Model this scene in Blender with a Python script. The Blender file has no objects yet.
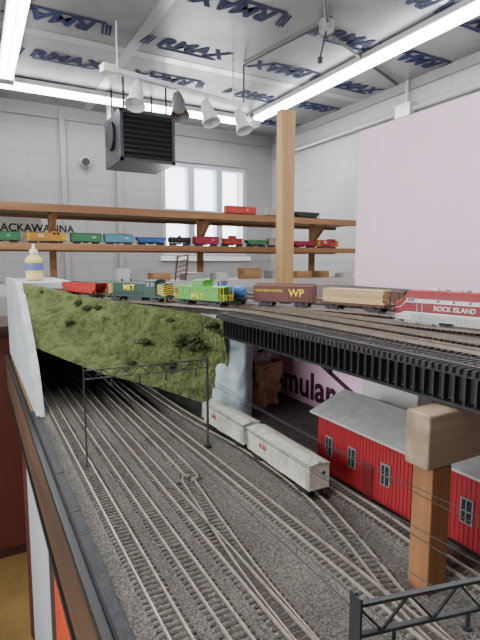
import bpy, bmesh, math, random
from mathutils import Vector, Matrix, noise
random.seed(3)
EYE = 1.45   # everything is modelled relative to eye level, then raised
col = bpy.context.scene.collection

# ------------------------------------------------------------ materials
MC = {}
def M(name, c, rough=.6, metal=0, var=0, vs=30, c2=None, bump=0, bs=200, emit=0, detail=6, contrast=(.35,.65)):
    if name in MC: return MC[name]
    m = bpy.data.materials.new(name); m.use_nodes = True
    nt = m.node_tree; b = nt.nodes['Principled BSDF']
    b.inputs['Base Color'].default_value = (*c, 1)
    b.inputs['Roughness'].default_value = rough
    b.inputs['Metallic'].default_value = metal
    tc = nt.nodes.new('ShaderNodeTexCoord')
    if var or c2:
        n = nt.nodes.new('ShaderNodeTexNoise'); n.inputs['Scale'].default_value = vs
        n.inputs['Detail'].default_value = detail; n.inputs['Roughness'].default_value = .65
        nt.links.new(tc.outputs['Object'], n.inputs['Vector'])
        r = nt.nodes.new('ShaderNodeValToRGB')
        a = c; d = c2 if c2 else tuple(max(0, x*(1-var)) for x in c)
        r.color_ramp.elements[0].position = contrast[0]; r.color_ramp.elements[1].position = contrast[1]
        r.color_ramp.elements[0].color = (*d, 1); r.color_ramp.elements[1].color = (*a, 1)
        nt.links.new(n.outputs['Fac'], r.inputs['Fac']); nt.links.new(r.outputs['Color'], b.inputs['Base Color'])
    if bump:
        n2 = nt.nodes.new('ShaderNodeTexNoise'); n2.inputs['Scale'].default_value = bs; n2.inputs['Detail'].default_value = 5
        nt.links.new(tc.outputs['Object'], n2.inputs['Vector'])
        bp = nt.nodes.new('ShaderNodeBump'); bp.inputs['Strength'].default_value = bump; bp.inputs['Distance'].default_value = .003
        nt.links.new(n2.outputs['Fac'], bp.inputs['Height']); nt.links.new(bp.outputs['Normal'], b.inputs['Normal'])
    if emit:
        b.inputs['Emission Color'].default_value = (*c, 1); b.inputs['Emission Strength'].default_value = emit
    MC[name] = m
    return m

def wood(name, c, c2, axis=0, scale=14):
    if name in MC: return MC[name]
    m = bpy.data.materials.new(name); m.use_nodes = True
    nt = m.node_tree; b = nt.nodes['Principled BSDF']; b.inputs['Roughness'].default_value = .6
    tc = nt.nodes.new('ShaderNodeTexCoord'); mp = nt.nodes.new('ShaderNodeMapping')
    s = [scale*3]*3; s[axis] = scale*.15
    mp.inputs['Scale'].default_value = s
    n = nt.nodes.new('ShaderNodeTexNoise'); n.inputs['Scale'].default_value = 1; n.inputs['Detail'].default_value = 6; n.inputs['Distortion'].default_value = .6
    r = nt.nodes.new('ShaderNodeValToRGB'); r.color_ramp.elements[0].position = .35; r.color_ramp.elements[1].position = .68
    r.color_ramp.elements[0].color = (*c2, 1); r.color_ramp.elements[1].color = (*c, 1)
    L = nt.links.new
    L(tc.outputs['Object'], mp.inputs['Vector']); L(mp.outputs['Vector'], n.inputs['Vector']); L(n.outputs['Fac'], r.inputs['Fac']); L(r.outputs['Color'], b.inputs['Base Color'])
    MC[name] = m
    return m

def blockwall(name, c, mortar, axis='X'):
    m = bpy.data.materials.new(name); m.use_nodes = True
    nt = m.node_tree; b = nt.nodes['Principled BSDF']; b.inputs['Roughness'].default_value = .7
    tc = nt.nodes.new('ShaderNodeTexCoord'); sp = nt.nodes.new('ShaderNodeSeparateXYZ'); cb = nt.nodes.new('ShaderNodeCombineXYZ')
    L = nt.links.new
    L(tc.outputs['Object'], sp.inputs[0]); L(sp.outputs[axis], cb.inputs['X']); L(sp.outputs['Z'], cb.inputs['Y'])
    br = nt.nodes.new('ShaderNodeTexBrick'); br.inputs['Scale'].default_value = 1
    br.inputs['Brick Width'].default_value = .4; br.inputs['Row Height'].default_value = .2; br.inputs['Mortar Size'].default_value = .004
    br.inputs['Color1'].default_value = (*c, 1); br.inputs['Color2'].default_value = (*[x*.95 for x in c], 1); br.inputs['Mortar'].default_value = (*mortar, 1)
    L(cb.outputs[0], br.inputs['Vector'])
    n = nt.nodes.new('ShaderNodeTexNoise'); n.inputs['Scale'].default_value = 2.5; n.inputs['Detail'].default_value = 6
    L(tc.outputs['Object'], n.inputs['Vector'])
    mx = nt.nodes.new('ShaderNodeMix'); mx.data_type = 'RGBA'; mx.blend_type = 'MULTIPLY'; mx.inputs['Factor'].default_value = .4
    L(br.outputs['Color'], mx.inputs['A']); L(n.outputs['Fac'], mx.inputs['B'])
    L(mx.outputs['Result'], b.inputs['Base Color'])
    bp = nt.nodes.new('ShaderNodeBump'); bp.inputs['Strength'].default_value = .4; bp.inputs['Distance'].default_value = .004; bp.invert = True
    L(br.outputs['Fac'], bp.inputs['Height']); L(bp.outputs['Normal'], b.inputs['Normal'])
    return m

# ------------------------------------------------------------ mesh builder
class MB:
    def __init__(s): s.v=[]; s.f=[]; s.fm=[]; s.m=[]
    def mi(s, mat):
        if mat not in s.m: s.m.append(mat)
        return s.m.index(mat)
    def add(s, vs, fs, mat):
        o = len(s.v); s.v += [tuple(v) for v in vs]; k = s.mi(mat)
        for f in fs: s.f.append([i+o for i in f]); s.fm.append(k)
    def box(s, a, b, mat, T=None):
        vs = [Vector((x,y,z)) for x in (a[0],b[0]) for y in (a[1],b[1]) for z in (a[2],b[2])]
        if T: vs = [T@v for v in vs]
        s.add(vs, [(0,1,3,2),(4,6,7,5),(0,4,5,1),(2,3,7,6),(0,2,6,4),(1,5,7,3)], mat)
    def cyl(s, p0, p1, r, mat, n=10, r2=None, cap=True):
        p0=Vector(p0); p1=Vector(p1); r2 = r if r2 is None else r2
        d=(p1-p0).normalized(); u=d.orthogonal().normalized(); w=d.cross(u)
        vs=[]
        for p,rr in ((p0,r),(p1,r2)):
            for i in range(n):
                a=2*math.pi*i/n; vs.append(p+u*math.cos(a)*rr+w*math.sin(a)*rr)
        fs=[(i,(i+1)%n,n+(i+1)%n,n+i) for i in range(n)]
        if cap: fs += [list(range(n))[::-1], list(range(n,2*n))]
        s.add(vs, fs, mat)
    def beam(s, p0, p1, w, h, mat):
        p0=Vector(p0); p1=Vector(p1); d=(p1-p0).normalized()
        up=Vector((0,0,1)) if abs(d.z)<.95 else Vector((0,1,0))
        u=d.cross(up).normalized(); k=u.cross(d)
        vs=[p+u*a*w/2+k*b*h/2 for p in (p0,p1) for a,b in ((-1,-1),(1,-1),(1,1),(-1,1))]
        s.add(vs, [(0,3,2,1),(4,5,6,7),(0,1,5,4),(1,2,6,5),(2,3,7,6),(3,0,4,7)], mat)
    def prism(s, prof, x0, x1, mat, ax='x'):
        n=len(prof)
        def P(x,q): return (x,q[0],q[1]) if ax=='x' else ((q[0],x,q[1]) if ax=='y' else (q[0],q[1],x))
        vs=[P(x0,q) for q in prof]+[P(x1,q) for q in prof]
        s.add(vs, [(i,(i+1)%n,n+(i+1)%n,n+i) for i in range(n)]+[list(range(n))[::-1], list(range(n,2*n))], mat)
    def grid(s, rows, mat):
        nr=len(rows); nc=len(rows[0])
        s.add([p for r in rows for p in r], [(i*nc+j,i*nc+j+1,(i+1)*nc+j+1,(i+1)*nc+j) for i in range(nr-1) for j in range(nc-1)], mat)
    def obj(s, name, loc=(0,0,0), rz=0, bevel=0, smooth=False, parent=None, recalc=True):
        me=bpy.data.meshes.new(name); me.from_pydata(s.v,[],s.f)
        for m in s.m: me.materials.append(m)
        for p,k in zip(me.polygons,s.fm): p.material_index=k; p.use_smooth=smooth
        if recalc:
            bm=bmesh.new(); bm.from_mesh(me); bmesh.ops.recalc_face_normals(bm,faces=bm.faces); bm.to_mesh(me); bm.free()
        o=bpy.data.objects.new(name,me); col.objects.link(o); o.location=loc; o.rotation_euler=(0,0,rz)
        if bevel:
            b=o.modifiers.new('bevel','BEVEL'); b.width=bevel; b.segments=2; b.limit_method='ANGLE'
        if parent: o.parent=parent
        return o

def text(s, size, mat, parent, mtx, name='lettering', ext=.0003, sx=1, off=0, shear=0):
    cu=bpy.data.curves.new(name,'FONT'); cu.body=s; cu.size=size; cu.extrude=ext; cu.align_x='CENTER'; cu.align_y='CENTER'; cu.offset=off; cu.shear=shear
    o=bpy.data.objects.new('tmp',cu); col.objects.link(o); bpy.context.view_layer.update()
    me=bpy.data.meshes.new_from_object(o.evaluated_get(bpy.context.evaluated_depsgraph_get()))
    bpy.data.objects.remove(o)
    me.transform(mtx@Matrix.Diagonal((sx,1,1,1))); me.materials.clear(); me.materials.append(mat)
    t=bpy.data.objects.new(name,me); col.objects.link(t); t.parent=parent
    return t
def basis(x,y,loc):
    x=Vector(x); y=Vector(y); z=x.cross(y)
    m=Matrix((x,y,z)).transposed().to_4x4(); m.translation=Vector(loc); return m
def side(loc): return basis((1,0,0),(0,0,1),loc)   # text on local -y side

# shared materials
black=M('black_paint',(.012,.012,.013),.5)
rail_m=M('rail_nickel',(.62,.54,.45),.35,.5,var=.3,vs=60)
rail_u=M('rail_weathered',(.34,.27,.21),.4,.5,var=.3,vs=60)
tie_m=M('tie_brown',(.06,.05,.04),.9,var=.5,vs=300)
tie_y=M('tie_weathered',(.085,.075,.062),.95,var=.5,vs=200)
white=M('white_paint',(.8,.8,.78),.5)
yellow=M('yellow_paint',(.85,.6,.03),.5)
gunmetal=M('gunmetal',(.03,.03,.035),.5,.3)

# ------------------------------------------------------------ ROOM
XR,YB,XL,YF,ZC,ZF=2.52,3.94,-1.6,-1.6,1.15,-EYE
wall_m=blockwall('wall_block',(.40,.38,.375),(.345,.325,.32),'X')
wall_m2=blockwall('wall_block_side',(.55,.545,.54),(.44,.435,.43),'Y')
wx0,wx1,wz0,wz1=1.43,2.25,.06,.85
w=MB()
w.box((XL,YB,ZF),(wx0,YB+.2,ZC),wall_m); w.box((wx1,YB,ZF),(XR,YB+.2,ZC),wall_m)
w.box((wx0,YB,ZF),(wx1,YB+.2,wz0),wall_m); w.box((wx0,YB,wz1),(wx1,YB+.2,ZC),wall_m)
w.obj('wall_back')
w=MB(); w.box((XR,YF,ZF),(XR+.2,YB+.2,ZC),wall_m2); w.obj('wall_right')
vy0,vy1,vz0,vz1=-.6,1.9,-.35,.85
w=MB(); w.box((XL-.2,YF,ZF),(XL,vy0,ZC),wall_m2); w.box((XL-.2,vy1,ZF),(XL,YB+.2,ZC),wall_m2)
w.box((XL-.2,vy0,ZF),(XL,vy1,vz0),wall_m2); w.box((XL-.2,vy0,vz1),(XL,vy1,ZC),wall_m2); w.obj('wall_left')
w=MB(); w.box((XL-.2,YF-.2,ZF),(XR+.2,YF,ZC),wall_m); w.obj('wall_front')
w=MB(); w.box((XL-.2,YF-.2,ZF-.1),(XR+.2,YB+.2,ZF),M('floor_tan',(.34,.21,.06),.6,var=.5,vs=3)); w.obj('floor')
foil=M('ceiling_foil',(.42,.42,.415),.40,.5,var=.4,vs=1.6,bump=.3,bs=9)
tape=M('foil_tape',(.54,.54,.54),.3,.6)
w=MB(); w.box((XL-.2,YF-.2,ZC),(XR+.2,YB+.2,ZC+.1),foil)
for y in [x*1.2-1.2+.35 for x in range(5)]: w.box((XL,y-.035,ZC-.002),(XR,y+.035,ZC),tape)
for x in (-.4,.82,2.05): w.box((x-.03,YF,ZC-.0025),(x+.03,YB,ZC-.0005),tape)
ceil=w.obj('ceiling')
blue=M('logo_blue',(.010,.020,.095),.75)
for j,Y in enumerate((.6,1.1,1.6,2.05,2.55,3.02,3.5)):
    for i,X in enumerate((-.8,-.15,.5,1.15,1.8,2.3)):
        x=X+(0 if j%2 else -.07)
        fl = (i+j)%2
        mt = basis((1,0,0),(0,-1,0),(x+.03,Y,ZC-.003)) if fl else basis((-1,0,0),(0,1,0),(x-.03,Y,ZC-.003))
        text('RMAX',.14,blue,ceil,mt,'board_logo_print',.0005,1.0,.006,.25)
        s_=1 if fl else -1
        mm=MB()
        mm.box((x-.14,Y+s_*.064-.009,ZC-.004),(x+.2,Y+s_*.064+.009,ZC-.003),blue)
        for q in range(3):
            bx=x-s_*(.19+q*.018); mm.add([(bx-.006,Y-.055,ZC-.0035),(bx+.006,Y-.055,ZC-.0035),(bx+.006-s_*.02,Y+.055,ZC-.0035),(bx-.006-s_*.02,Y+.055,ZC-.0035)],[(0,1,2,3)],blue)
        mm.obj('board_logo_bars',parent=ceil)
# wall trim / conduits
w=MB(); gp=M('conduit',(.5,.5,.5),.4,.5)
w.box((1.40,YB-.02,wz0-.05),(2.28,YB,wz0-.01),white)
w.obj('trim_1')
w=MB(); w.box((.62,YB-.03,ZF),(.66,YB,ZC),fr0:=M('batten',(.30,.29,.28),.6)); w.box((1.04,YB-.03,ZF),(1.08,YB,ZC),fr0); w.obj('trim_2')
w=MB(); w.box((XL,YB-.02,ZC-.09),(XR-.021,YB-.001,ZC-.001),M('trim_grey',(.3,.3,.3),.6)); w.obj('trim_3')
w=MB(); w.box((XR-.02,YF,ZC-.06),(XR-.001,YB-.001,ZC-.001),MC['trim_grey']); w.obj('trim_4')
w=MB(); w.cyl((XR-.03,1.2,.96),(XR-.03,3.9,.96),.014,gp); w.cyl((XR-.03,2.3,.96),(XR-.03,2.3,1.149),.014,gp)
w.box((XR-.07,2.24,.92),(XR-.001,2.36,1.0),gp); w.obj('electrical_conduit')
dk=M('cord_dark',(.05,.05,.05),.5)
w=MB(); w.cyl((1.35,1.72,1.132),(1.62,2.02,1.132),.008,dk,8); w.cyl((1.62,2.02,1.132),(2.45,2.35,1.132),.009,dk,8); w.cyl((1.55,1.95,1.10),(1.55,1.95,1.149),.035,gp,16)
w.cyl((1.55,1.95,1.10),(1.54,1.98,.99),.005,dk,6); w.cyl((1.54,1.98,.99),(1.54,1.98,.965),.013,dk,8); w.cyl((1.55,1.95,1.14),(1.45,2.58,1.14),.005,dk,6); w.cyl((1.45,2.58,1.14),(1.45,2.58,.93),.005,dk,6)
w.obj('ceiling_junction_box')
# windows
fr=M('window_frame',(.42,.45,.50),.5)
w=MB()
w.box((wx0,YB+.02,wz0),(wx0+.035,YB+.1,wz1),fr); w.box((wx1-.035,YB+.02,wz0),(wx1,YB+.1,wz1),fr)
w.box((wx0+.035,YB+.02,wz0),(wx1-.035,YB+.1,wz0+.035),fr); w.box((wx0+.035,YB+.02,wz1-.04),(wx1-.035,YB+.1,wz1),fr)
for t in (1/3,2/3):
    x=wx0+(wx1-wx0)*t; w.box((x-.03,YB+.024,wz0+.034),(x+.03,YB+.096,wz1-.039),fr)
w.box((wx0+.035,YB+.034,.44),(wx1-.035,YB+.09,.455),fr)
w.obj('window_1')
w=MB()
for y in (vy0,(vy0+vy1)/2-.02,vy1-.04): w.box((XL-.1,y,vz0+.04),(XL-.02,y+.04,vz1-.04),fr)
for z in (vz0,vz1-.04): w.box((XL-.1,vy0,z),(XL-.02,vy1,z+.04),fr)
w.obj('added_light_window')  # unseen left window, added to light the layout from the side

# fluorescent strips
tube=M('fluorescent_tube',(.93,.97,1),.3,emit=16)
fix=M('fixture_white',(.75,.76,.78),.4)
def strip(p0,p1,power):
    p0=Vector(p0);p1=Vector(p1); w=MB(); w.beam(p0,p1,.09,.03,fix)
    d=(p1-p0).normalized(); u=d.cross(Vector((0,0,1)))
    for s in (-1,1):
        w.cyl(p0+d*.02+u*s*.024+Vector((0,0,-.03)),p1-d*.02+u*s*.024+Vector((0,0,-.03)),.014,tube,12)
    for p in (p0+d*.01,p1-d*.01): w.box(p-Vector((.045,.045,.045)),p+Vector((.045,.045,.013)),fix)
    o=w.obj('fluorescent_light_fixture')
    L=bpy.data.lights.new('fluorescent_glow','AREA'); L.shape='RECTANGLE'; L.size=(p1-p0).length; L.size_y=.08; L.energy=power; L.color=(.97,.97,1)
    l=bpy.data.objects.new('fluorescent_glow',L); col.objects.link(l); l.location=(p0+p1)/2+Vector((0,0,-.05))
    l.rotation_euler=(0,0,math.atan2(d.y,d.x)); l.parent=o
z=1.13
strip((2.0,.5,z),(2.0,3.38,z),19)
strip((.237,1.1,z),(.237,3.38,z),18)
strip((.14,3.48,z),(2.05,3.48,z),8)
strip((-.9,.2,z),(1.6,.2,z),24)  # unseen strip overhead, added for extra room light

# track light
w=MB(); a=Vector((.60,2.43,.92)); b=Vector((1.45,2.6,.92)); w.beam(a,b,.035,.02,fix)
w.beam(a-Vector((.01,0,0)),a+Vector((.05,.01,.0)),.05,.035,fix)
for t in (.08,.92):
    p=a.lerp(b,t); w.cyl(p,p+Vector((0,0,.229)),.004,fix,6)
sg_=M('spot_grey',(.16,.15,.145),.4)
for t,mt,dx in ((.20,fix,-.12),(.48,sg_,-.02),(.70,fix,.06),(.98,fix,.06)):
    p=a.lerp(b,t)-Vector((0,0,.01)); w.cyl(p,p-Vector((0,0,.05)),.008,fix,8)
    q=p-Vector((0,0,.05)); d=Vector((dx*2,-.35,-.9)).normalized()
    w.cyl(q-d*.035,q+d*.02,.022,mt,16,.036); w.cyl(q+d*.02,q+d*.05,.036,mt,16,.034); w.cyl(q+d*.05,q+d*.10,.034,mt,16,.052,cap=False)
    w.cyl(q+d*.06,q+d*.065,.03,M('bulb_frost',(.8,.8,.75),.3),16)
w.obj('track_light')

# unit heater
hg=M('heater_grey',(.07,.075,.08),.45,.4); hd=M('heater_dark',(.015,.015,.018),.6)
w=MB(); x0,x1,y0,y1,z0,z1=.84,1.20,3.05,3.44,.63,.94
w.box((x0,y0+.02,z0),(x1,y1,z1),hg); 
for bb in (((x0,y0,z0),(x0+.02,y0+.02,z1)),((x1-.02,y0,z0),(x1,y0+.02,z1)),((x0,y0,z0),(x1,y0+.02,z0+.02)),((x0,y0,z1-.02),(x1,y0+.02,z1))): w.box(*bb,hg)
w.box((x0+.02,y0+.018,z0+.02),(x1-.02,y0+.021,z1-.02),hd)
for i in range(9):
    zz=z0+.035+i*.030; w.add([(x0+.02,y0-.012,zz-.012),(x1-.02,y0-.012,zz-.012),(x1-.02,y0+.018,zz+.008),(x0+.02,y0+.018,zz+.008)],[(0,1,2,3)],hg)
for x in (x0+.04,x1-.04):
    for y in (y0+.05,y1-.05): w.cyl((x,y,z1),(x,y,1.149),.006,hd,6)
w.cyl((x0-.02,y1-.2,z0+.18),(x0,y1-.2,z0+.18),.09,hd,20)
w.cyl((x0+.1,y1,z1-.1),(x0+.1,y1+.25,z1-.1),.025,gp); w.cyl((x0+.1,y1+.25,z1-.12),(x0+.1,y1+.25,1.149),.025,gp)
w.obj('unit_heater')
w=MB(); w.cyl((.80,YB-.002,.76),(.80,YB-.05,.76),.04,gp,20); w.cyl((.80,YB-.05,.76),(.80,YB-.06,.76),.03,hd,20); w.obj('round_vent')

# pine post
pine=wood('pine_z',(.55,.36,.16),(.40,.24,.09),2,10); pinex=wood('pine_x',(.52,.30,.13),(.33,.17,.06),0,10)
w=MB(); w.box((1.172,1.76,ZF),(1.244,1.80,.640),pine); w.obj('wooden_post',bevel=.004)

# ------------------------------------------------------------ multi-deck shelf
w=MB(); edge=wood('shelf_edge',(.34,.17,.07),(.20,.09,.035),0,8)
ply=M('shelf_top',(.42,.36,.28),.7,var=.3,vs=10)
for zt,h in ((.222,.030),(.072,.026)):
    w.box((-.7,2.0,zt-h),(1.95,2.02,zt),edge); w.box((-.7,2.02,zt-.014),(1.95,2.32,zt-.006),ply); w.box((-.7,2.32,zt-h),(1.95,2.34,zt),edge)
for x in (-.5,.28,.95,1.62):
    w.box((x,2.13,ZF),(x+.025,2.155,.205),edge)
    w.add([(x,2.02,.19),(x+.02,2.02,.19),(x+.02,2.13,.1),(x,2.13,.1),(x,2.13,.19),(x+.02,2.13,.19)],[(0,1,2,3),(0,3,4),(1,5,2)],edge)
w.box((-.7,2.04,-.1),(1.95,2.3,-.085),M('bench_grey',(.45,.45,.46),.6)); w.box((-.7,2.02,-.13),(1.95,2.04,-.085),M('bench_edge',(.5,.48,.45),.6))
w.obj('display_shelf')

# ------------------------------------------------------------ rolling stock
def truck(w,x,hw=.013,m=gunmetal):
    for s in (-1,1):
        w.box((x-.014,s*hw-.0012,.003),(x+.014,s*hw+.0012,.0075),m)
        w.box((x-.005,s*hw-.002,.002),(x+.005,s*hw+.002,.009),m)
        for dx in (-.0095,.0095): w.cyl((x+dx,s*.0085-.0012,.0055),(x+dx,s*.0085+.0012,.0055),.0053,m,14)
    for dx in (-.0095,.0095): w.cyl((x+dx,-.012,.0055),(x+dx,.012,.0055),.0012,m,6)
    w.box((x-.004,-hw,.006),(x+.004,hw,.0095),m)
def couplers(w,L):
    for s in (-1,1):
        a,b=sorted((s*L/2,s*(L/2+.0025))); w.box((a,-.002,.008),(b,.002,.0115),gunmetal)
def under(w,L,hw=.016):
    w.box((-L/2+.002,-.004,.009),(L/2-.002,.004,.013),gunmetal); truck(w,-L/2+.024); truck(w,L/2-.024); couplers(w,L)
    w.cyl((-.012,.006,.009),(.01,.006,.009),.003,gunmetal,8)
def place(o,p0,p1,zr):
    o.location=((p0[0]+p1[0])/2,(p0[1]+p1[1])/2,zr); o.rotation_euler=(0,0,math.atan2(p1[1]-p0[1],p1[0]-p0[0]))
    return o
def cardist(p0,p1): return math.hypot(p1[0]-p0[0],p1[1]-p0[1])
def boxcar(name,p0,p1,zr,body,roof,h=.046,ribs=14,lab=None,labm=None,labsize=.012,door=True,labx=0,lab2=None):
    L=cardist(p0,p1)-.006; w=MB(); under(w,L); hw=.0165
    w.box((-L/2,-hw,.012),(L/2,hw,h-.004),body)
    w.prism([(-hw-.0008,h-.004),(hw+.0008,h-.004),(hw+.0008,h-.003),(0,h),(-hw-.0008,h-.003)],-L/2-.0008,L/2+.0008,roof)
    w.box((-L/2+.001,-.0028,h),(L/2-.001,.0028,h+.0012),roof)
    n=int(L/.009)
    for i in range(n+1):
        x=-L/2+L*i/n; w.prism([(-hw-.0004,h-.0035),(hw+.0004,h-.0035),(0,h+.0004)],x-.0005,x+.0005,roof)
    for i in range(ribs):
        x=-L/2+.0015+(L-.003)*i/(ribs-1)
        if door and abs(x)<.012: continue
        for s in (-1,1): w.box((x-.0005,s*hw-.0006,.012),(x+.0005,s*hw+.0006,h-.0045),body)
    if door:
        for s in (-1,1):
            w.box((-.0115,s*hw-.001,.013),(.0115,s*hw+.001,h-.006),body)
            for zz in (.018,.026,.034): w.box((-.0105,s*hw-.0015,zz),(.0105,s*hw+.0015,zz+.0008),body)
            w.box((-.018,s*hw-.0012,.012),(.022,s*hw+.0012,.013),roof)
    for e in (-1,1):
        for s in (-1,1):
            for i in range(6):
                zz=.015+i*.004; a,b=sorted((e*(L/2-.001),e*(L/2-.007))); w.box((a,s*(hw+.0012)-.0003,zz),(b,s*(hw+.0012)+.0003,zz+.0005),gunmetal)
        w.cyl((e*(L/2+.0015),.006,.035),(e*(L/2+.0022),.006,.035),.0025,gunmetal,10)
    o=w.obj(name); place(o,p0,p1,zr)
    if lab: text(lab,labsize,labm,o,side((labx,-hw-.0014,(h+.012)/2)),'lettering',off=labsize*.015)
    if lab2: text(lab2,labsize*.35,labm,o,side((-labx,-hw-.0014,(h+.02)/2)),'reporting_marks')
    return o
def openhopper(name,p0,p1,zr,body,load=None,h=.038):
    L=cardist(p0,p1)-.006; w=MB(); under(w,L); hw=.0165
    w.prism([(-L/2,h),(-L/2,.026),(-L/2+.02,.012),(L/2-.02,.012),(L/2,.026),(L/2,h)],-hw,-hw+.001,body,'y')
    w.prism([(-L/2,h),(-L/2,.026),(-L/2+.02,.012),(L/2-.02,.012),(L/2,.026),(L/2,h)],hw-.001,hw,body,'y')
    w.add([(-L/2+.001,-hw,h-.001),(-L/2+.001,hw,h-.001),(-L/2+.03,hw,.014),(-L/2+.03,-hw,.014)],[(0,1,2,3)],body)
    w.add([(L/2-.001,-hw,h-.001),(L/2-.001,hw,h-.001),(L/2-.03,hw,.014),(L/2-.03,-hw,.014)],[(0,1,2,3)],body)
    w.box((-L/2+.03,-hw,.012),(L/2-.03,hw,.014),body)
    for s in (-1,1):
        w.box((-L/2,s*hw-.0012,h-.0015),(L/2,s*hw+.0012,h),body)
        for i in range(9):
            x=-L/2+.001+(L-.002)*i/8; w.box((x-.0008,s*hw-.001,.014 if 0<i<8 else .02),(x+.0008,s*hw+.001,h),body)
        for e in (-1,1): w.box((e*(L/2-.001)-.0008,s*hw-.001,.012),(e*(L/2-.001)+.0008,s*hw+.001,.028),body)
    if load:
        rows=[]
        for i in range(25):
            rows.append([(-L/2+.002+(L-.004)*i/24,-hw+.0015+(2*hw-.003)*j/8,h-.002+.003*math.sin(math.pi*j/8)*abs(math.sin(i*.4))+.001*noise.noise((i*.8,j*.8,0))) for j in range(9)])
        w.grid(rows,load)
    return place(w.obj(name),p0,p1,zr)
def lumberflat(name,p0,p1,zr,deck,lum):
    L=cardist(p0,p1)-.006; w=MB(); under(w,L); hw=.0165
    w.box((-L/2,-hw,.011),(L/2,hw,.0145),deck)
    for i in range(10):
        for s in (-1,1): x=-L/2+.006+(L-.012)*i/9; w.box((x-.001,s*hw-.0018,.0115),(x+.001,s*hw+.0018,.014),deck)
    for r in range(7):
        for c in range(5):
            dx=random.uniform(-.002,.002)
            w.box((-L/2+.004+dx,-.015+c*.006,.0155+r*.0036),(L/2-.004+dx,-.0093+c*.006,.0188+r*.0036),lum)
    return place(w.obj(name),p0,p1,zr)
def tankcar(name,p0,p1,zr,m):
    L=cardist(p0,p1)-.006; w=MB(); under(w,L)
    w.box((-L/2,-.006,.011),(L/2,.006,.0135),gunmetal)
    w.cyl((-L/2+.006,0,.0275),(L/2-.006,0,.0275),.0135,m,24); 
    for s in (-1,1): w.cyl((s*(L/2-.006),0,.0275),(s*(L/2-.002),0,.0275),.0135,m,24,.008)
    w.cyl((0,0,.04),(0,0,.047),.007,m,14); w.cyl((0,0,.047),(0,0,.0485),.0076,gunmetal,14)
    for x in (-L/4,L/4): w.cyl((x-.0008,0,.0275),(x+.0008,0,.0275),.0138,gunmetal,24)
    for s in (-1,1): w.beam((-L/2+.003,s*.0155,.024),(L/2-.003,s*.0155,.024),.0008,.0008,gunmetal)
    return place(w.obj(name),p0,p1,zr)
def caboose(name,p0,p1,zr,m,roof,lab=None,labm=None,rl=None):
    rl=rl or m
    L=cardist(p0,p1)-.006; w=MB(); under(w,L); hw=.016; h=.042
    w.box((-L/2,-hw,.0115),(L/2,hw,.0135),gunmetal)
    B=L/2-.013
    w.box((-B,-hw,.0135),(B,hw,h-.003),m)
    def rf(a,b,hh,ww): w.prism([(-ww,hh-.003),(ww,hh-.003),(ww,hh-.0022),(ww*.5,hh-.0006),(0,hh),(-ww*.5,hh-.0006),(-ww,hh-.0022)],a,b,roof)
    rf(-L/2,L/2,h,hw+.001)
    w.box((-.016,-hw+.001,h-.002),(.014,hw-.001,h+.010),m); rf(-.018,.016,h+.0125,hw+.0005)
    gl=M('dark_glass',(.02,.03,.04),.1)
    for s in (-1,1):
        for x in (-B+.012,-B+.03,B-.03,B-.012): w.box((x-.003,s*hw-.0007,.028),(x+.003,s*hw+.0007,.035),gl)
        for x in (-.009,.007): w.box((x-.0035,s*(hw-.001)-.0006,h+.001),(x+.0035,s*(hw-.001)+.0006,h+.007),gl)
        for e in (-1,1):
            for x in (e*(L/2-.001),e*(B+.004)): w.cyl((x,s*(hw-.001),.0135),(x,s*(hw-.001),h-.002),.0006,rl,6)
            a,b=sorted((e*(L/2-.001),e*(B+.004))); w.box((a,s*(hw-.001)-.0004,.024),(b,s*(hw-.001)+.0004,.0248),rl)
    for e in (-1,1):
        for yy in (-.012,-.006,.006,.012): w.cyl((e*(L/2-.001),yy,.0135),(e*(L/2-.001),yy,.0245),.0005,rl,6)
        w.box((e*(L/2-.001)-.0004,-.015,.024),(e*(L/2-.001)+.0004,.015,.0248),rl)
    w.cyl((B-.02,.008,h-.002),(B-.02,.008,h+.008),.0016,gunmetal,8)
    for i in range(24):
        x=-B+.001+(2*B-.002)*i/23
        for s in (-1,1): w.box((x-.0002,s*hw-.0003,.0135),(x+.0002,s*hw+.0003,h-.003),m)
    o=place(w.obj(name),p0,p1,zr)
    if lab: text(lab,.013,labm,o,side((0,-hw-.0012,.021)),'lettering',off=.0003)
    return o
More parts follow.
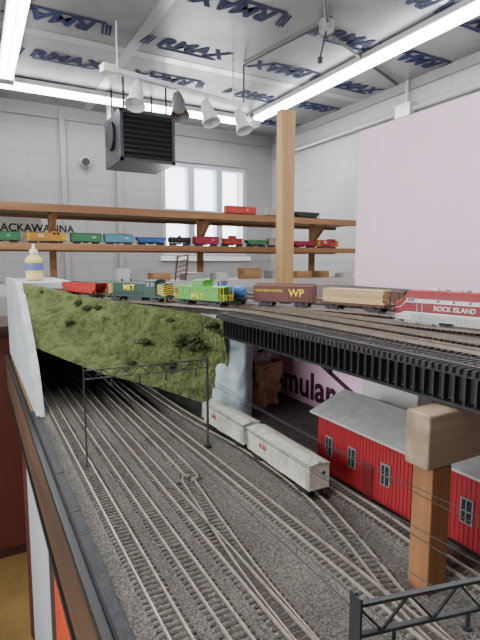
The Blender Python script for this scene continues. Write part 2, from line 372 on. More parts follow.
def switcher(name,p0,p1,zr,m,stripe,lab,labm):
    L=cardist(p0,p1)-.006; w=MB(); truck(w,-L/2+.034,.014); truck(w,L/2-.034,.014); couplers(w,L); hw=.0165
    w.box((-L/2,-hw,.0115),(L/2,hw,.015),m); w.box((-.022,-.014,.004),(.022,.014,.0115),gunmetal)
    cx0,cx1=L/2-.060,L/2-.028; hh=.048; ho=.0142
    w.box((cx0,-hw,.015),(cx1,hw,hh),m); w.prism([(-hw-.001,hh),(hw+.001,hh),(hw*.7,hh+.003),(0,hh+.004),(-hw*.7,hh+.003)],cx0-.001,cx1+.001,m)
    gl=M('dark_glass',(.02,.03,.04),.1)
    for s in (-1,1):
        for x in (cx0+.009,cx1-.009): w.box((x-.005,s*hw-.0006,.036),(x+.005,s*hw+.0006,.045),gl)
    for yy in (-.009,.009):
        w.box((cx1-.0005,yy-.004,.036),(cx1+.0007,yy+.004,.045),gl)
    hx0=-L/2+.010; w.prism([(-ho,.015),(ho,.015),(ho,.042),(.010,.045),(-.010,.045),(-ho,.042)],hx0,cx0,m)
    ex=L/2-.004
    w.prism([(-ho,.015),(ho,.015),(ho,.040),(.009,.043),(-.009,.043),(-ho,.040)],cx1,ex,m)
    for i in range(14):
        x=hx0+.014+i*.0075
        if x<cx0-.006:
            for s in (-1,1): w.box((x-.0004,s*ho-.0007,.016),(x+.0004,s*ho+.0007,.021),gunmetal)
    for zz in range(8): w.box((hx0-.0008,-.008,.019+zz*.0024),(hx0,.008,.0198+zz*.0024),gunmetal)
    for x in (hx0+.03,hx0+.06): w.cyl((x,0,.044),(x,0,.051),.0022,gunmetal,10)
    for e,X,ln in ((-1,hx0,.014),(1,ex,.020)):
        for i in range(5):
            zz=.0165+i*.0048
            for s in (-1,1):
                xa,xb=X,X-e*ln; za=.003*ln/.012
                w.add([(xa,s*(ho+.0005),zz),(xb,s*(ho+.0005),min(zz+za,.0405)),(xb,s*(ho+.0005),min(zz+za+.0023,.0415)),(xa,s*(ho+.0005),zz+.0023)],[(0,1,2,3)],stripe)
                w.add([(X+e*.001,0,zz+.003),(X+e*.001,s*ho,zz),(X+e*.001,s*ho,zz+.002),(X+e*.001,0,zz+.005)],[(0,1,2,3)],stripe)
    for s in (-1,1):
        w.beam((-L/2+.002,s*.0162,.026),(cx0,s*.0162,.026),.0005,.0005,m)
        for i in range(8): x=-L/2+.002+i*(cx0+L/2-.002)/7.5; w.cyl((x,s*.0162,.015),(x,s*.0162,.026),.0003,m,5)
        for e in (-1,1): w.cyl((e*(L/2-.001),s*.015,.004),(e*(L/2-.001),s*.015,.026),.0006,stripe,6)
    o=place(w.obj(name),p0,p1,zr)
    text(lab,.0185,labm,o,side(((hx0+cx0)/2+.008,-ho-.001,.0315)),'lettering',off=.0005)
    return o
def cabunit(name,p0,p1,zr,red,wht,sil,lab):
    L=cardist(p0,p1); w=MB(); 
    for x in (-L/2+.045,L/2-.04):
        for dx in (-.0125,.0125): truck(w,x+dx,.0145,M('truck_silver',(.30,.30,.31),.4,.5))
    w.box((-.03,-.014,.004),(.03,.014,.011),sil)
    prof=[(1,.007),(1,.0180),(1,.0191),(1,.0325),(1,.0335),(1,.038),(.92,.0445),(.6,.0485),(.2,.0500)]
    bm=[sil,wht,red,wht,sil,red,red,red]
    secs=[(0,.62,.0315),(.0012,.80,.0330),(.004,.90,.0345),(.008,.97,.0360),(.0115,.99,.037),(.0140,1,.0400),(.0175,1,.0475),(.021,1,.050),(L,1,.050)]
    hw=.0172
    def pt(x,sc,zt,q,s):
        z=q[1] if zt>.049 else .007+(q[1]-.007)*(zt-.007)/.043
        return (-L/2+x,s*q[0]*sc*hw,z)
    for k in range(len(prof)-1):
        for s in (-1,1):
            for i in range(len(secs)-1):
                a,b=secs[i],secs[i+1]
                mm_=red if (i<7 and k>3) else bm[k]
                w.add([pt(*a,prof[k],s),pt(*b,prof[k],s),pt(*b,prof[k+1],s),pt(*a,prof[k+1],s)],[(0,1,2,3)],mm_)
    for i in range(len(secs)-1):
        a,b=secs[i],secs[i+1]; w.add([pt(*a,prof[-1],-1),pt(*b,prof[-1],-1),pt(*b,prof[-1],1),pt(*a,prof[-1],1)],[(0,1,2,3)],red)
    for k in range(len(prof)-1):
        for e in (secs[0],secs[-1]):
            w.add([pt(*e,prof[k],-1),pt(*e,prof[k],1),pt(*e,prof[k+1],1),pt(*e,prof[k+1],-1)],[(0,1,2,3)],bm[k] if k<4 else red)
    gl=M('dark_glass',(.02,.03,.04),.1)
    x0=-L/2
    for s in (-1,1):
        w.add([(x0+.0135,s*.0018,.0412),(x0+.0135,s*.0138,.0406),(x0+.0168,s*.0130,.0468),(x0+.0168,s*.0018,.0478)],[(0,1,2,3)],gl)
        w.box((x0+.023,s*hw-.0005,.034),(x0+.034,s*hw+.0005,.0395),gl)
        w.box((x0+.038,s*hw-.0004,.010),(x0+.0386,s*hw+.0004,.038),sil); w.box((x0+.046,s*hw-.0004,.010),(x0+.0466,s*hw+.0004,.038),sil)
        for i in range(7): 
            x=x0+.070+i*.022
            if x<L/2-.01: w.cyl((x,s*(hw-.001),.0358),(x,s*(hw+.0006),.0358),.0019,gl,16)
        for i in range(60):
            x=x0+.030+i*.0035
            if x<L/2-.004: w.box((x,s*hw-.0003,.008),(x+.0012,s*hw+.0003,.0155),M('grille_grey',(.2,.2,.2),.5))
    w.cyl((x0-.001,0,.0245),(x0+.003,0,.0245),.0032,wht,14); w.cyl((x0+.002,0,.031),(x0+.006,0,.032),.0028,wht,12)
    w.prism([(-.014,.004),(.014,.004),(.010,.009),(-.010,.009)],x0+.001,x0+.01,sil)
    for i in range(4): w.cyl((x0+.07+i*.03,0,.0495),(x0+.07+i*.03,0,.0525),.006,sil,16)
    w.box((x0+.05,-.003,.0495),(x0+.06,.003,.053),wht)
    o=place(w.obj(name),p0,p1,zr)
    text(lab,.0090,wht,o,side((-L/2+.093,-hw-.0006,.0258)),'lettering',off=.0001)
    return o

# ------------------------------------------------------------ track
def smooth(pts,step=.007):
    P=[Vector((p[0],p[1],0)) for p in pts]; P=[P[0]*2-P[1]]+P+[P[-1]*2-P[-2]]
    out=[]
    for i in range(1,len(P)-2):
        n=max(2,int((P[i+1]-P[i]).length/.002))
        for k in range(n):
            t=k/n; a,b,c,d=P[i-1:i+3]
            out.append(.5*((2*b)+(c-a)*t+(2*a-5*b+4*c-d)*t*t+(3*b-a-3*c+d)*t**3))
    out.append(P[-2]); res=[out[0]]; acc=0
    for a,b in zip(out,out[1:]):
        acc+=(b-a).length
        if acc>=step: res.append(b); acc=0
    return res
def add_track(w,pts,z,tie=tie_m,tl=.030,rm=None):   # z = rail top
    rm=rm or rail_m
    C=smooth(pts); n=len(C)
    T=[(C[min(i+1,n-1)]-C[max(i-1,0)]).normalized() for i in range(n)]
    for c,t in zip(C,T):
        s=Vector((t.y,-t.x,0)); c=c+Vector((0,0,z-.0045)); tt=tl+random.uniform(-.001,.001)
        w.beam(c-s*tt/2,c+s*tt/2,.0032,.0022,tie)
    for sg in (-1,1):
        off=[c+Vector((t.y,-t.x,0))*sg*.0088 for c,t in zip(C,T)]
        for i in range(0,n-1):
            a,b=off[i],off[i+1]
            w.beam(a+Vector((0,0,z-.0018)),b+Vector((0,0,z-.0018)),.0014,.0036,rm)

LZ=-.318
lower=[
 [(.137,-.1),(.137,1.85)],
 [(.182,-.1),(.182,1.85)],
 [(.227,-.1),(.227,1.85)],
 [(.227,.2),(.234,.4),(.258,.62),(.272,.75),(.272,1.85)],
 [(.325,-.1),(.325,.5),(.319,1.0),(.317,1.85)],
 [(.325,.15),(.333,.27),(.368,.40),(.393,.52),(.396,.7),(.372,1.0),(.364,1.85)],
 [(.42,-.1),(.428,.3),(.436,.45),(.438,.7),(.43,.80)],
]
w=MB()
for p in lower: add_track(w,p,LZ,tie_y)
w.obj('yard_tracks',recalc=False)
UZ=-.09
upperdeck=M('upper_deck_ballast',(.13,.11,.095),.9,c2=(.06,.052,.046),vs=180,bump=.6,bs=500)
trackA=[(.19,1.55),(.232,1.328),(.29,1.165),(.365,1.004),(.43,.85),(.447,.75),(.45,.6),(.45,-.1)]
trackC=[(.27,1.6),(.33,1.33),(.41,1.10),(.475,.90),(.50,.75),(.505,.6),(.505,-.1)]
trackD=[(.34,1.6),(.40,1.33),(.455,1.13),(.52,.85),(.55,.66),(.562,.5),(.585,.38),(.60,.2),(.60,-.1)]
trackB=[(.40,1.55),(.46,1.0),(.50,.86),(.56,.79),(.6,.72),(.63,.60),(.65,.4),(.66,-.1)]
w=MB()
for p in (trackA,trackC,trackD,trackB,[(.8,-.1),(.75,.5),(.66,1.0),(.55,1.6)],[(.9,-.1),(.86,.5),(.76,1.0),(.62,1.6)]): add_track(w,p,UZ,rm=rail_u)
w.obj('mainline_tracks',recalc=False)

# ------------------------------------------------------------ lower deck
ballast=M('ballast_grey',(.30,.275,.235),.95,c2=(.06,.054,.046),vs=420,bump=1,bs=500,detail=4,contrast=(.36,.64))
nt=ballast.node_tree; b_=nt.nodes['Principled BSDF']
rp=[n for n in nt.nodes if n.type=='VALTORGB'][0]; n3=nt.nodes.new('ShaderNodeTexNoise'); n3.inputs['Scale'].default_value=12; n3.inputs['Detail'].default_value=3
tc=[n for n in nt.nodes if n.type=='TEX_COORD'][0]; nt.links.new(tc.outputs['Object'],n3.inputs['Vector'])
mx=nt.nodes.new('ShaderNodeMix'); mx.data_type='RGBA'; mx.blend_type='MULTIPLY'; mx.inputs['Factor'].default_value=.5
nt.links.new(rp.outputs['Color'],mx.inputs['A']); nt.links.new(n3.outputs['Fac'],mx.inputs['B']); nt.links.new(mx.outputs['Result'],b_.inputs['Base Color'])
w=MB()
polys=[smooth(p,.02) for p in lower]
rows=[]
nx,ny=150,420
for j in range(ny+1):
    y=-.1+1.95*j/ny; r=[]
    near=[min((c for c in P),key=lambda c:abs(c.y-y)) for P in polys]
    near=[c.x for c in near if abs(c.y-y)<.03]
    for i in range(nx+1):
        x=.105+.555*i/nx; d=min(abs(x-c) for c in near)
        zz=-.3221 if d<.013 else -.3221-.0055*min(1,(d-.013)/.008)
        zz+=.0012*noise.noise((x*300,y*300,0))+.0006*noise.noise((x*90,y*90,3))
        r.append((x,y,zz))
    rows.append(r)
w.grid(rows,ballast); w.box((.095,-.1,-.36),(.66,1.85,-.335),M('benchwork_wood',(.3,.18,.08),.7))
w.obj('train_yard_baseboard',smooth=True)
w=MB(); slate=M('slate',(.035,.035,.038),.6,var=.5,vs=80,bump=.6,bs=150)
y=-.1
while y<1.06:
    l=random.uniform(.05,.11); w.box((.091,y,-.335),(.1045+random.uniform(-.001,.001),y+l-.0006,-.322+random.uniform(-.001,.001)),slate); y+=l
w.obj('stone_coping',bevel=.001)
w=MB(); fas=wood('fascia_brown',(.14,.07,.035),(.035,.02,.012),1,8)
w.box((.083,-.1,-.46),(.090,1.9,-.337),fas); w.box((.081,-.1,-.345),(.0905,1.9,-.334),black); w.box((.079,-.1,-.465),(.092,1.9,-.455),black)
w.obj('layout_fascia')
def curtain(name,y0,y1,mat,x=.12):
    w=MB(); rows=[]
    for j in range(8):
        zz=-.455-.97*j/7
        rows.append([(x+.008*math.sin((y0+(y1-y0)*i/40)*70)*(0.4+.6*j/7),y0+(y1-y0)*i/40,zz) for i in range(41)])
    w.grid(rows,mat); w.obj(name,smooth=True)
cr=M('cloth_red',(.62,.07,.02),.85); cw=M('cloth_white',(.55,.57,.60),.85); cd=M('cloth_maroon',(.12,.03,.025),.85); cb=M('cloth_brown',(.06,.04,.03),.9)
for y0,y1,m_ in ((-.1,.35,cb),(.35,.70,cb),(.71,1.10,cr),(1.11,1.17,cb),(1.18,1.68,cw),(1.69,1.9,cd)): curtain('curtain',y0,y1,m_)
w=MB()
for y in (0,.9,1.8):
    for x in (.2,.6): w.box((x,y,ZF),(x+.05,y+.05,-.361),MC['benchwork_wood'])
w.obj('benchwork_legs')
w=MB(); cab=M('cabinet_maroon',(.06,.02,.016),.6); ch=M('cabinet_handle',(.08,.07,.06),.5,.5)
w.box((-.35,2.5,ZF),(.36,2.95,-.33),cab); w.box((-.37,2.48,-.33),(.38,2.97,-.30),M('cabinet_top',(.08,.05,.03),.6))
for x_ in (-.33,.01): w.box((x_,2.488,-1.40),(x_+.33,2.5,-.36),M('cabinet_drawer',(.12,.028,.018),.6)); w.box((x_+.28,2.475,-.75),(x_+.295,2.488,-.62),ch)
w.obj('tool_cabinet')

# ------------------------------------------------------------ upper deck slab
w=MB()
poly=[(.412,-.1),(.412,.80),(.43,.86),(.36,1.0),(.27,1.14),(.225,1.3),(.13,1.5),(.11,1.9),(.55,1.9),(.6,1.62),(1.36,1.62),(1.36,-.1)]
w.prism(poly,-.116,-.0965,upperdeck,'z'); w.obj('upper_deck')
w=MB(); bk=M('bridge_black',(.016,.016,.018),.45,var=.4,vs=60); tz=M('bridge_tie',(.05,.042,.035),.9,var=.5,vs=200)
w.box((.407,-.1,-.134),(.409,.80,-.106),black); w.box((.398,-.1,-.1385),(.410,.80,-.1355),bk); w.box((.398,-.1,-.108),(.410,.80,-.105),bk)
y=-.1
while y<.79:
    w.box((.400,y,-.136),(.407,y+.0022,-.106),bk)
    y+=.012
y=-.1
while y<.80:
    w.box((.390,y,-.1045),(.411,y+.004,-.0985),tz); w.box((.413,y,-.0965),(.47,y+.004,-.0955),tz); y+=.008
w.box((.397,-.1,-.0985),(.401,.80,-.0955),bk); w.box((.424,-.1,-.0965),(.426,.8,-.0945),bk)
for y in (.1,.4,.7): w.box((.41,y,-.135),(.6,y+.01,-.117),bk)
w.obj('railroad_bridge')
pink=M('foam_pink',(.93,.68,.82),.7,var=.04,vs=4)
w=MB(); w.box((1.365,-.1,-.45),(1.395,1.50,.51),pink); pf=w.obj('foam_backdrop_panel')
pink2=M('foam_pink_low',(.93,.58,.76),.7,var=.06,vs=6)
w=MB(); w.box((.66,-.1,-.45),(.68,1.3,-.118),pink2); fp=w.obj('foam_insulation_board')
mar=M('print_maroon',(.06,.012,.03),.7)
w=MB()
def seg(a,b,t=.009): w.beam((.6585,a[0],a[1]),(.6585,b[0],b[1]),.002,t,mar)
seg((1.16,-.275),(.95,-.175)); seg((.95,-.175),(.72,-.265)); seg((.82,-.20),(.82,-.23)); seg((.79,-.20),(.79,-.24)); seg((.82,-.20),(.79,-.20)); seg((1.12,-.26),(1.12,-.4))
w.obj('printed_house_outline',parent=fp)
text('foamular',.085,mar,fp,basis((0,-1,0),(0,0,1),(.659,.925,-.285)),'printed_lettering',off=.002)

# ------------------------------------------------------------ hill
def interp(ctrl,s):
    n=len(ctrl)-1; k=min(int(s*n),n-1); t=s*n-k; a=Vector(ctrl[max(k-1,0)]);b=Vector(ctrl[k]);c=Vector(ctrl[k+1]);d=Vector(ctrl[min(k+2,n)])
    return .5*((2*b)+(c-a)*t+(2*a-5*b+4*c-d)*t*t+(3*b-a-3*c+d)*t**3)
lip=[(.118,1.19,-.200),(.225,1.04,-.238),(.318,.97,-.265),(.395,.895,-.290),(.447,.850,-.312)]
top=[(.112,1.42,-.056),(.215,1.27,-.081),(.312,.985,-.092),(.37,.88,-.10),(.425,.825,-.116)]
w=MB(); moss=bpy.data.materials.new('moss_green'); moss.use_nodes=True
nt=moss.node_tree; b_=nt.nodes['Principled BSDF']; b_.inputs['Roughness'].default_value=.95
tc=nt.nodes.new('ShaderNodeTexCoord'); n1=nt.nodes.new('ShaderNodeTexNoise'); n1.inputs['Scale'].default_value=22; n1.inputs['Detail'].default_value=12; n1.inputs['Roughness'].default_value=.8
r=nt.nodes.new('ShaderNodeValToRGB'); e=r.color_ramp.elements; e[0].position=.30; e[0].color=(.028,.040,.012,1); e[1].position=.76; e[1].color=(.30,.27,.13,1)
x=e.new(.43); x.color=(.085,.110,.030,1); x=e.new(.55); x.color=(.145,.170,.052,1); x=e.new(.66); x.color=(.20,.19,.08,1)
n2=nt.nodes.new('ShaderNodeTexNoise'); n2.inputs['Scale'].default_value=300; n2.inputs['Detail'].default_value=6
bp=nt.nodes.new('ShaderNodeBump'); bp.inputs['Strength'].default_value=1; bp.inputs['Distance'].default_value=.006
L=nt.links.new; L(tc.outputs['Object'],n1.inputs[0]); L(n1.outputs['Fac'],r.inputs[0]); L(r.outputs[0],b_.inputs['Base Color']); L(tc.outputs['Object'],n2.inputs[0]); L(n2.outputs['Fac'],bp.inputs['Height']); L(bp.outputs[0],b_.inputs['Normal'])
rows=[]; NS=320; NT=130
outd=Vector((-.62,-.62,.48))
for j in range(-12,NT+16):
    t=j/NT; row=[]
    for i in range(NS+1):
        s=i/NS; a=interp(lip,s); b=interp(top,s)
        if t<0: p=a+Vector((.10,.14,.03))*(-t)*8*.5; 
        elif t>1: p=b+Vector((.06,.05,-.012))*(t-1)*6
        else: p=a.lerp(b,t)+Vector((-.3,-.3,.9)).normalized()*.012*math.sin(math.pi*t)
        k=max(0,min(1,min((t+.12)*8,(1.06-t)*7)))
        dsp=.013*noise.noise(p*13)+.012*noise.noise(p*27)+.005*noise.noise(p*75)+.003*noise.noise(p*150)+.0022*noise.noise(p*300)
        if t>1: dsp=min(dsp,.001)*.5
        row.append(p+outd*dsp*k*min(1,.25+s*10))
    rows.append(row)
w.grid(rows,moss)
def blob(w,c,r,mat,sq=.7,amp=.5,seed=0,fr=1.6):
    n=14; rows=[]
    for a in range(n+1):
        th=math.pi*a/n; row=[]
        for b2 in range(2*n+1):
            ph=2*math.pi*(b2%(2*n))/(2*n); d=Vector((math.sin(th)*math.cos(ph),math.sin(th)*math.sin(ph),math.cos(th)))
            rr=r*(1+amp*noise.fractal(d*fr+Vector((seed,seed*2,0)),1,2,4)); row.append(Vector(c)+Vector((d.x*rr,d.y*rr,d.z*rr*sq)))
        rows.append(row)
    w.grid(rows,mat)
bush=M('bush_green',(.06,.085,.025),.95,c2=(.012,.022,.006),vs=150,bump=1,bs=300)
for i,(s,t) in enumerate([(.30,.80),(.34,.84),(.27,.86),(.72,.62),(.76,.66),(.74,.55),(.80,.6),(.68,.58),(.12,.9),(.6,.3),(.92,.85),(.88,.9),(.5,.5),(.42,.2),(.2,.5),(.63,.85),(.7,.66),(.77,.6)]):
    a=interp(lip,s).lerp(interp(top,s),t)+Vector((-.3,-.3,.9)).normalized()*.012*math.sin(math.pi*t)
    blob(w,a+outd*.002,random.uniform(.007,.013),bush,.5,.9,i,2.2)
w.obj('grassy_hill',smooth=True)
plas=M('plaster_white',(.60,.62,.61),.85,c2=(.38,.42,.43),vs=25,bump=.6,bs=60)
w=MB(); prof=[(1.06,-.325),(1.09,-.27),(1.13,-.225),(1.19,-.185),(1.27,-.135),(1.36,-.085),(1.43,-.055),(1.9,-.055),(1.9,-.325)]
n=len(prof); w.add([(.098,*q) for q in prof]+[(.114,*q) for q in prof],[(i,(i+1)%n,n+(i+1)%n,n+i) for i in range(n)]+[list(range(n))[::-1],list(range(n,2*n))],plas)
w.box((.115,1.46,-.075),(.26,1.9,-.058),plas)
w.obj('plaster_tunnel_side_wall')  # plaster side wall at the left end of hill and tunnel
plas2=M('plaster_bluegrey',(.46,.52,.54),.85,c2=(.28,.34,.36),vs=30,bump=.8,bs=50)
w=MB(); rows=[]
path=[(.405,.90),(.425,.845),(.45,.815),(.475,.82),(.51,.87),(.55,.95)]
for j in range(25):
    zz=-.325+.22*j/24; rows.append([])
    for i in range(41):
        p=interp([(q[0],q[1],0) for q in path],i/40); p.z=zz
        rows[-1].append(p+Vector((-.7,-.7,0))*.012*noise.fractal(p*14,1,2,4))
w.grid(rows,plas2); w.obj('plaster_abutment',smooth=True)
w=MB(); w.box((.1,1.9,-.33),(.7,1.92,-.12),black); w.obj('tunnel_shade_backing')  # black sheet added to keep the tunnel's far end dark

# ------------------------------------------------------------ trains on upper deck
dg=M('loco_dark_green',(.005,.045,.025),.5); lime=M('caboose_lime',(.08,.36,.025),.45); redp=M('car_red',(.5,.03,.03),.45)
brn=M('boxcar_brown',(.13,.035,.02),.55,var=.2,vs=60); brn2=M('hopper_brown',(.10,.04,.025),.6); tan=wood('lumber_tan',(.58,.41,.2),(.42,.27,.12),0,60)
blu=M('tank_blue',(.04,.14,.35),.4)
switcher('model_switcher_locomotive',(.285,1.165),(.374,.988),UZ,dg,yellow,'MKT',yellow)
caboose('model_caboose',(.383,.968),(.438,.835),UZ,lime,lime,'M K T',yellow,yellow)
openhopper('model_hopper_car',(.222,1.37),(.275,1.20),UZ,redp,M('coal',(.02,.02,.02),.9))
tankcar('model_tank_car',(.452,.99),(.496,.870),UZ,blu)
boxcar('model_boxcar',(.505,.850),(.585,.750),UZ,brn,brn,.046,16,'WP',yellow,.02,True,.028,'WESTERN PACIFIC')
lumberflat('model_lumber_flatcar',(.595,.738),(.630,.60),UZ,brn2,tan)
openhopper('model_hopper_car',(.633,.595),(.645,.44),UZ,brn2,M('coal',(.02,.02,.02),.9),.04)
cabunit('model_passenger_locomotive',(.560,.515),(.602,.275),UZ,M('loco_red',(.22,.012,.016),.5),M('stripe_white',(.70,.67,.65),.4),M('loco_silver',(.42,.41,.41),.4,.3),'ROCK ISLAND')

crm=M('reefer_white',(.62,.60,.50),.7,var=.45,vs=40); crr=M('reefer_roof',(.54,.52,.44),.8,var=.4,vs=60)
boxcar('model_reefer_car',(.397,.667),(.393,.487),LZ,crm,crr,.05,24,'SOO',M('mark_red',(.3,.05,.04),.6),.010,True,-.035)
boxcar('model_reefer_car',(.392,.83),(.397,.675),LZ,crm,crr,.05,22,'ART',MC['mark_red'],.010,True,-.03)

# ------------------------------------------------------------ red buildings
rb=M('building_red',(.30,.012,.018),.55); rf=M('roof_grey',(.46,.45,.43),.9,c2=(.36,.35,.33),vs=60)
def building(name,x0,x1,y0,y1,z1,zr,rz=0):
    w=MB(); cx,cy=(x0+x1)/2,(y0+y1)/2; hx,hy=(x1-x0)/2,(y1-y0)/2; g=-.327
    w.prism([(-hx,g),(hx,g),(hx,z1),(0,zr),(-hx,z1)],-hy,hy,rb,'y')
    n=int(2*hy/.006)
    for i in range(n+1):
        y=-hy+2*hy*i/n; w.box((-hx-.0008,y-.0006,g),(-hx,y+.0006,z1),rb)
    for s in (-1,1):
        e=.010; dz=(zr-z1)/hx*e
        w.add([(s*(hx+e),-hy-e,z1-dz),(s*(hx+e),hy+e,z1-dz),(0,hy+e,zr),(0,-hy-e,zr),(s*(hx+e),-hy-e,z1-dz+.003),(s*(hx+e),hy+e,z1-dz+.003),(0,hy+e,zr+.003),(0,-hy-e,zr+.003)],
              [(0,1,2,3),(4,5,6,7),(0,1,5,4),(0,3,7,4),(1,2,6,5)],rf)
    gl=M('dark_glass',(.02,.03,.04),.1); tr=M('frame_grey',(.22,.20,.19),.6)
    for y in (-hy*.55,hy*.15,hy*.7):
        w.box((-hx-.0022,y-.008,g+.032),(-hx,y+.008,g+.062),tr); w.box((-hx-.003,y-.006,g+.034),(-hx,y+.006,g+.06),gl)
        w.box((-hx-.0035,y-.0006,g+.034),(-hx,y+.0006,g+.06),tr); w.box((-hx-.0035,y-.006,g+.0465),(-hx,y+.006,g+.0478),tr)
    w.box((-hx-.002,-hy*.2-.009,g),(-hx,-hy*.2+.009,g+.05),M('door_dark_red',(.15,.01,.012),.5))
    w.box((-hx-.001,-hy,g),(hx,hy,g+.004),black)
    return w.obj(name,loc=(cx,cy,0),rz=rz)
building('model_freight_house',.462,.58,.395,.58,-.232,-.210)
building('model_freight_house',.474,.59,.10,.365,-.232,-.210)
w=MB(); ct=M('carton_white',(.62,.60,.56),.8); T=Matrix.Translation((.620,.575,0))@Matrix.Rotation(.12,4,'Z')
for a_,b2 in (((-.02,-.06,-.326),(-.018,.05,-.2)),((.018,-.06,-.326),(.02,.05,-.2)),((-.02,-.06,-.326),(.02,-.058,-.2)),((-.02,.048,-.326),(.02,.05,-.2))): w.box(a_,b2,ct,T)
w.add([T@Vector(v) for v in ((-.02,-.06,-.2),(-.02,.05,-.2),(-.05,.05,-.185),(-.05,-.06,-.185))],[(0,1,2,3)],ct)
w.add([T@Vector(v) for v in ((-.02,-.06,-.2),(.02,-.06,-.2),(.02,-.10,-.19),(-.02,-.10,-.19))],[(0,1,2,3)],ct)
w.obj('cardboard_carton')
w=MB(); kraft=M('kraft_paper',(.56,.38,.22),.85,c2=(.42,.27,.14),vs=30)
rows=[]
for j in range(16):
    t=j/15; row=[]
    for i in range(49):
        a_=2*math.pi*(i%48)/48; c=abs(math.cos(a_))**.5*math.copysign(1,math.cos(a_)); s=abs(math.sin(a_))**.5*math.copysign(1,math.sin(a_))
        q=Vector((c*.026*(1+.35*t),s*.044*(1+.2*t),t*.10)); q+=Vector((c,s,0))*.014*noise.fractal(q*38,1,2,3); q.z+=.012*t*noise.noise(q*50)
        row.append(Vector((.575,.95,-.327))+q)
    rows.append(row)
w.grid(rows,kraft); blob(w,(.575,.95,-.225),.030,M('tissue_white',(.7,.68,.62),.8),.6,.6,4); w.obj('paper_bag')

# deck support: cross beam and post
w=MB(); w.box((.360,.290,-.195),(1.3,.318,-.141),wood('stud_x',(.36,.27,.18),(.22,.15,.09),0,14)); w.obj('support_beam',bevel=.002)
w=MB(); w.box((.370,.292,-.329),(.398,.316,-.196),wood('stud_z',(.36,.17,.07),(.22,.09,.03),2,14)); w.obj('support_post',bevel=.0015)

# ------------------------------------------------------------ catenary
def catenary(name,x0,y0,x1,y1,zt=-.168,dp=.014,th=.0014,pw=.0042):
    w=MB(); gm=M('catenary_black',(.02,.022,.024),.5)
    a=Vector((x0,y0,0)); b=Vector((x1,y1,0)); d=(b-a).normalized(); s=Vector((d.y,-d.x,0))
    for p in (a,b):
        for ss in (-1,1): w.beam(p+s*ss*.002+Vector((0,0,-.324)),p+s*ss*.002+Vector((0,0,zt+.006)),.0014,pw,gm)
        w.beam(p+Vector((0,0,-.324)),p+Vector((0,0,zt+.006)),.002,.002,gm)
        w.box(p+Vector((-.005,-.005,-.329)),p+Vector((.005,.005,-.322)),gm)
    L=(b-a).length; n=max(3,int(L/.028))
    for zz in (zt,zt-dp): w.beam(a+Vector((0,0,zz)),b+Vector((0,0,zz)),.003,th,gm)
    for i in range(n):
        p=a+d*L*i/n; q=a+d*L*(i+1)/n; m_=(p+q)/2
        w.beam(p+Vector((0,0,zt)),m_+Vector((0,0,zt-dp)),.0012,.0012,gm); w.beam(m_+Vector((0,0,zt-dp)),q+Vector((0,0,zt)),.0012,.0012,gm)
    for x in (.182,.227,.272,.325):
        if x0<x<x1: 
            t=(x-x0)/(x1-x0); p=a.lerp(b,t); w.cyl(p+Vector((0,0,zt-dp)),p+Vector((0,0,zt-.026)),.0012,gm,6)
            w.cyl(p+Vector((0,0,zt-.026)),p+Vector((0,0,zt-.028)),.003,gm,8)
    return w.obj(name)
catenary('catenary_bridge',.140,.757,.346,.745)
catenary('catenary_bridge',.160,.168,.40,.110,-.173,.017,.0018,.005)
w=MB(); wm=M('wire_dark',(.05,.05,.05),.5,.3)
for x in (.182,.227,.272,.325):
    pa=Vector((x,1.15,-.196)); pb=Vector((x,.75,-.196)); pc=Vector((x,.15,-.200))
    w.beam(pa,pb,.0006,.0006,wm); w.beam(pb,pc,.0006,.0006,wm)
    prev=None
    for i in range(13):
        t=i/12; y=.75-.6*t; zz=-.186-.004*t-.008*math.sin(math.pi*t); q=Vector((x,y,zz))
        if prev is not None: w.beam(prev,q,.0005,.0005,wm)
        if 0<i<12 and i%2==0: w.beam(q,Vector((x,y,-.196-.004*t)),.0004,.0004,wm)
        prev=q
w.obj('overhead_wires')

# glue bottle
w=MB(); gy=M('bottle_label',(.75,.62,.10),.5); gb=M('bottle_body',(.74,.62,.28),.4)
c=(.165,1.62); z0=-.057
profb=[(0,.022),(.004,.025),(.020,.0255),(.021,.0255),(.062,.0255),(.064,.025),(.072,.019),(.080,.010),(.084,.010)]
for k in range(len(profb)-1):
    (a0,r0),(a1,r1)=profb[k],profb[k+1]
    w.cyl((*c,z0+a0),(*c,z0+a1),r0,gy if k==3 else gb,28,r1)
w.cyl((*c,z0+.030),(*c,z0+.054),.0257,M('label_blue',(.12,.16,.35),.5),28,cap=False)
w.cyl((*c,z0+.084),(*c,z0+.096),.0125,white,20,.011); w.cyl((*c,z0+.096),(*c,z0+.112),.006,white,16,.003)
w.obj('glue_bottle',smooth=False)

# ------------------------------------------------------------ shelf trains
cols=[(.45,.04,.03),(.03,.12,.35),(.35,.33,.3),(.05,.2,.08),(.5,.25,.03),(.02,.02,.025),(.35,.02,.05),(.1,.3,.4),(.45,.42,.1)]
def shelfcar(x,L,z,ci,kind,y=2.09):
    m_=M('shelfcar_%d'%ci,cols[ci],.5)
    if kind=='box': boxcar('model_boxcar',(x,y),(x+L,y),z,m_,m_,.046,10,random.choice(['CN','UP','DL','ERIE','CP']),white,.009,True,.03)
    elif kind=='hop': openhopper('model_hopper_car',(x,y),(x+L,y),z,m_,None,.036)
    elif kind=='cab': caboose('model_caboose',(x,y),(x+L,y),z,m_,m_)
    elif kind=='tank': tankcar('model_tank_car',(x,y),(x+L,y),z,m_)
    elif kind=='sw': switcher('model_switcher_locomotive',(x,y),(x+L,y),z,m_,yellow,'DL',white)
zu,zl=.2225,.0725
shelfcar(1.07,.17,zu,0,'box')
shelfcar(1.30,.16,zu,2,'box'); shelfcar(1.47,.16,zu,5,'hop')
w=MB()
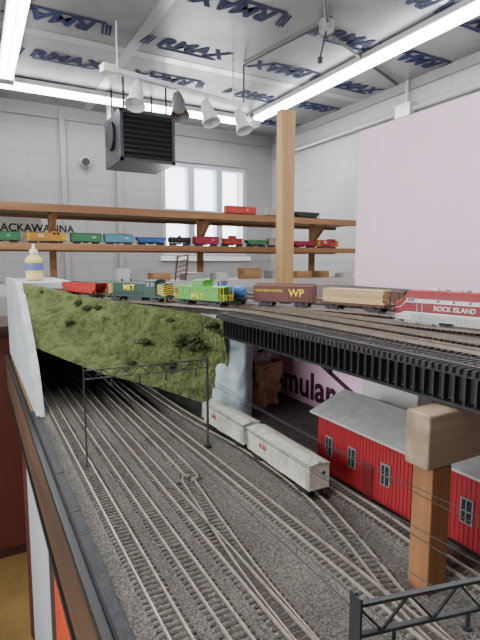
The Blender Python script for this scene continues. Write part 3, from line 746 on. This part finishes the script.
add_track(w,[(-.6,2.09),(1.9,2.09)],zu); add_track(w,[(-.6,2.09),(1.9,2.09)],zl); add_track(w,[(-.6,2.18),(1.9,2.18)],zl); w.obj('shelf_tracks',recalc=False)
x=.02
for ci,k,L in ((3,'box',.15),(4,'sw',.17),(3,'box',.13),(7,'box',.13),(1,'hop',.14),(5,'tank',.12),(6,'box',.13),(0,'cab',.13),(3,'hop',.12),(2,'box',.14),(6,'hop',.14),(0,'sw',.16),(5,'hop',.13)):
    if x+L<1.85:
        shelfcar(x,L,zl,ci,k, 2.09); x+=L+random.uniform(.006,.012)
w=MB(); w.box((-.4,2.29,.075),(.27,2.30,.19),M('sign_cream',(.85,.83,.75),.6)); sg=w.obj('railroad_sign')
text('THE LACKAWANNA',.045,black,sg,basis((1,0,0),(0,0,1),(.20,2.289,.145)),'sign_lettering',off=.001)
w=MB(); 
for i in range(9):
    xx=.55+i*.16; hh=random.uniform(.02,.06); w.box((xx,2.1,-.085),(xx+random.uniform(.04,.1),2.18,-.085+hh),random.choice([ct,plas,MC['conduit'],pinex]))
w.obj('bench_supplies')
w=MB(); 
for s in (0,.05):
    w.beam((.80+s,2.06,-.085),(.815+s,2.06,.03),.006,.006,M('trestle_brown',(.12,.06,.03),.7))
for i in range(5): w.beam((.80,2.06,-.07+i*.022),(.865,2.06,-.055+i*.022),.004,.004,MC['trestle_brown'])
w.obj('model_water_tower_frame')

# ------------------------------------------------------------ light, world, camera
sc=bpy.context.scene
wd=bpy.data.worlds.new('World'); sc.world=wd; wd.use_nodes=True
wd.node_tree.nodes['Background'].inputs[0].default_value=(.90,.95,1,1); wd.node_tree.nodes['Background'].inputs[1].default_value=6
def daylight(name,loc,rot,sx,sy,e):
    L=bpy.data.lights.new(name,'AREA'); L.shape='RECTANGLE'; L.size=sx; L.size_y=sy; L.energy=e; L.color=(.99,.97,1)
    l=bpy.data.objects.new(name,L); col.objects.link(l); l.location=loc; l.rotation_euler=rot
daylight('added_window_fill',((wx0+wx1)/2,YB+.26,.46),(math.radians(-90),0,0),1.2,1.1,24)
daylight('added_window_fill',(XL-.24,(vy0+vy1)/2,(vz0+vz1)/2),(0,math.radians(-90),0),1.2,2.5,16)  # fill lamp outside the added left window, brightens left-facing sides
cam=bpy.data.cameras.new('camera'); cam.sensor_fit='VERTICAL'; cam.sensor_height=24; cam.lens=18; cam.clip_start=.01; cam.clip_end=50
co=bpy.data.objects.new('camera',cam); col.objects.link(co); co.rotation_euler=(math.radians(83.1),0,math.radians(-28.9)); sc.camera=co
for o in list(sc.objects):
    if o.parent is None: o.location.z+=EYE
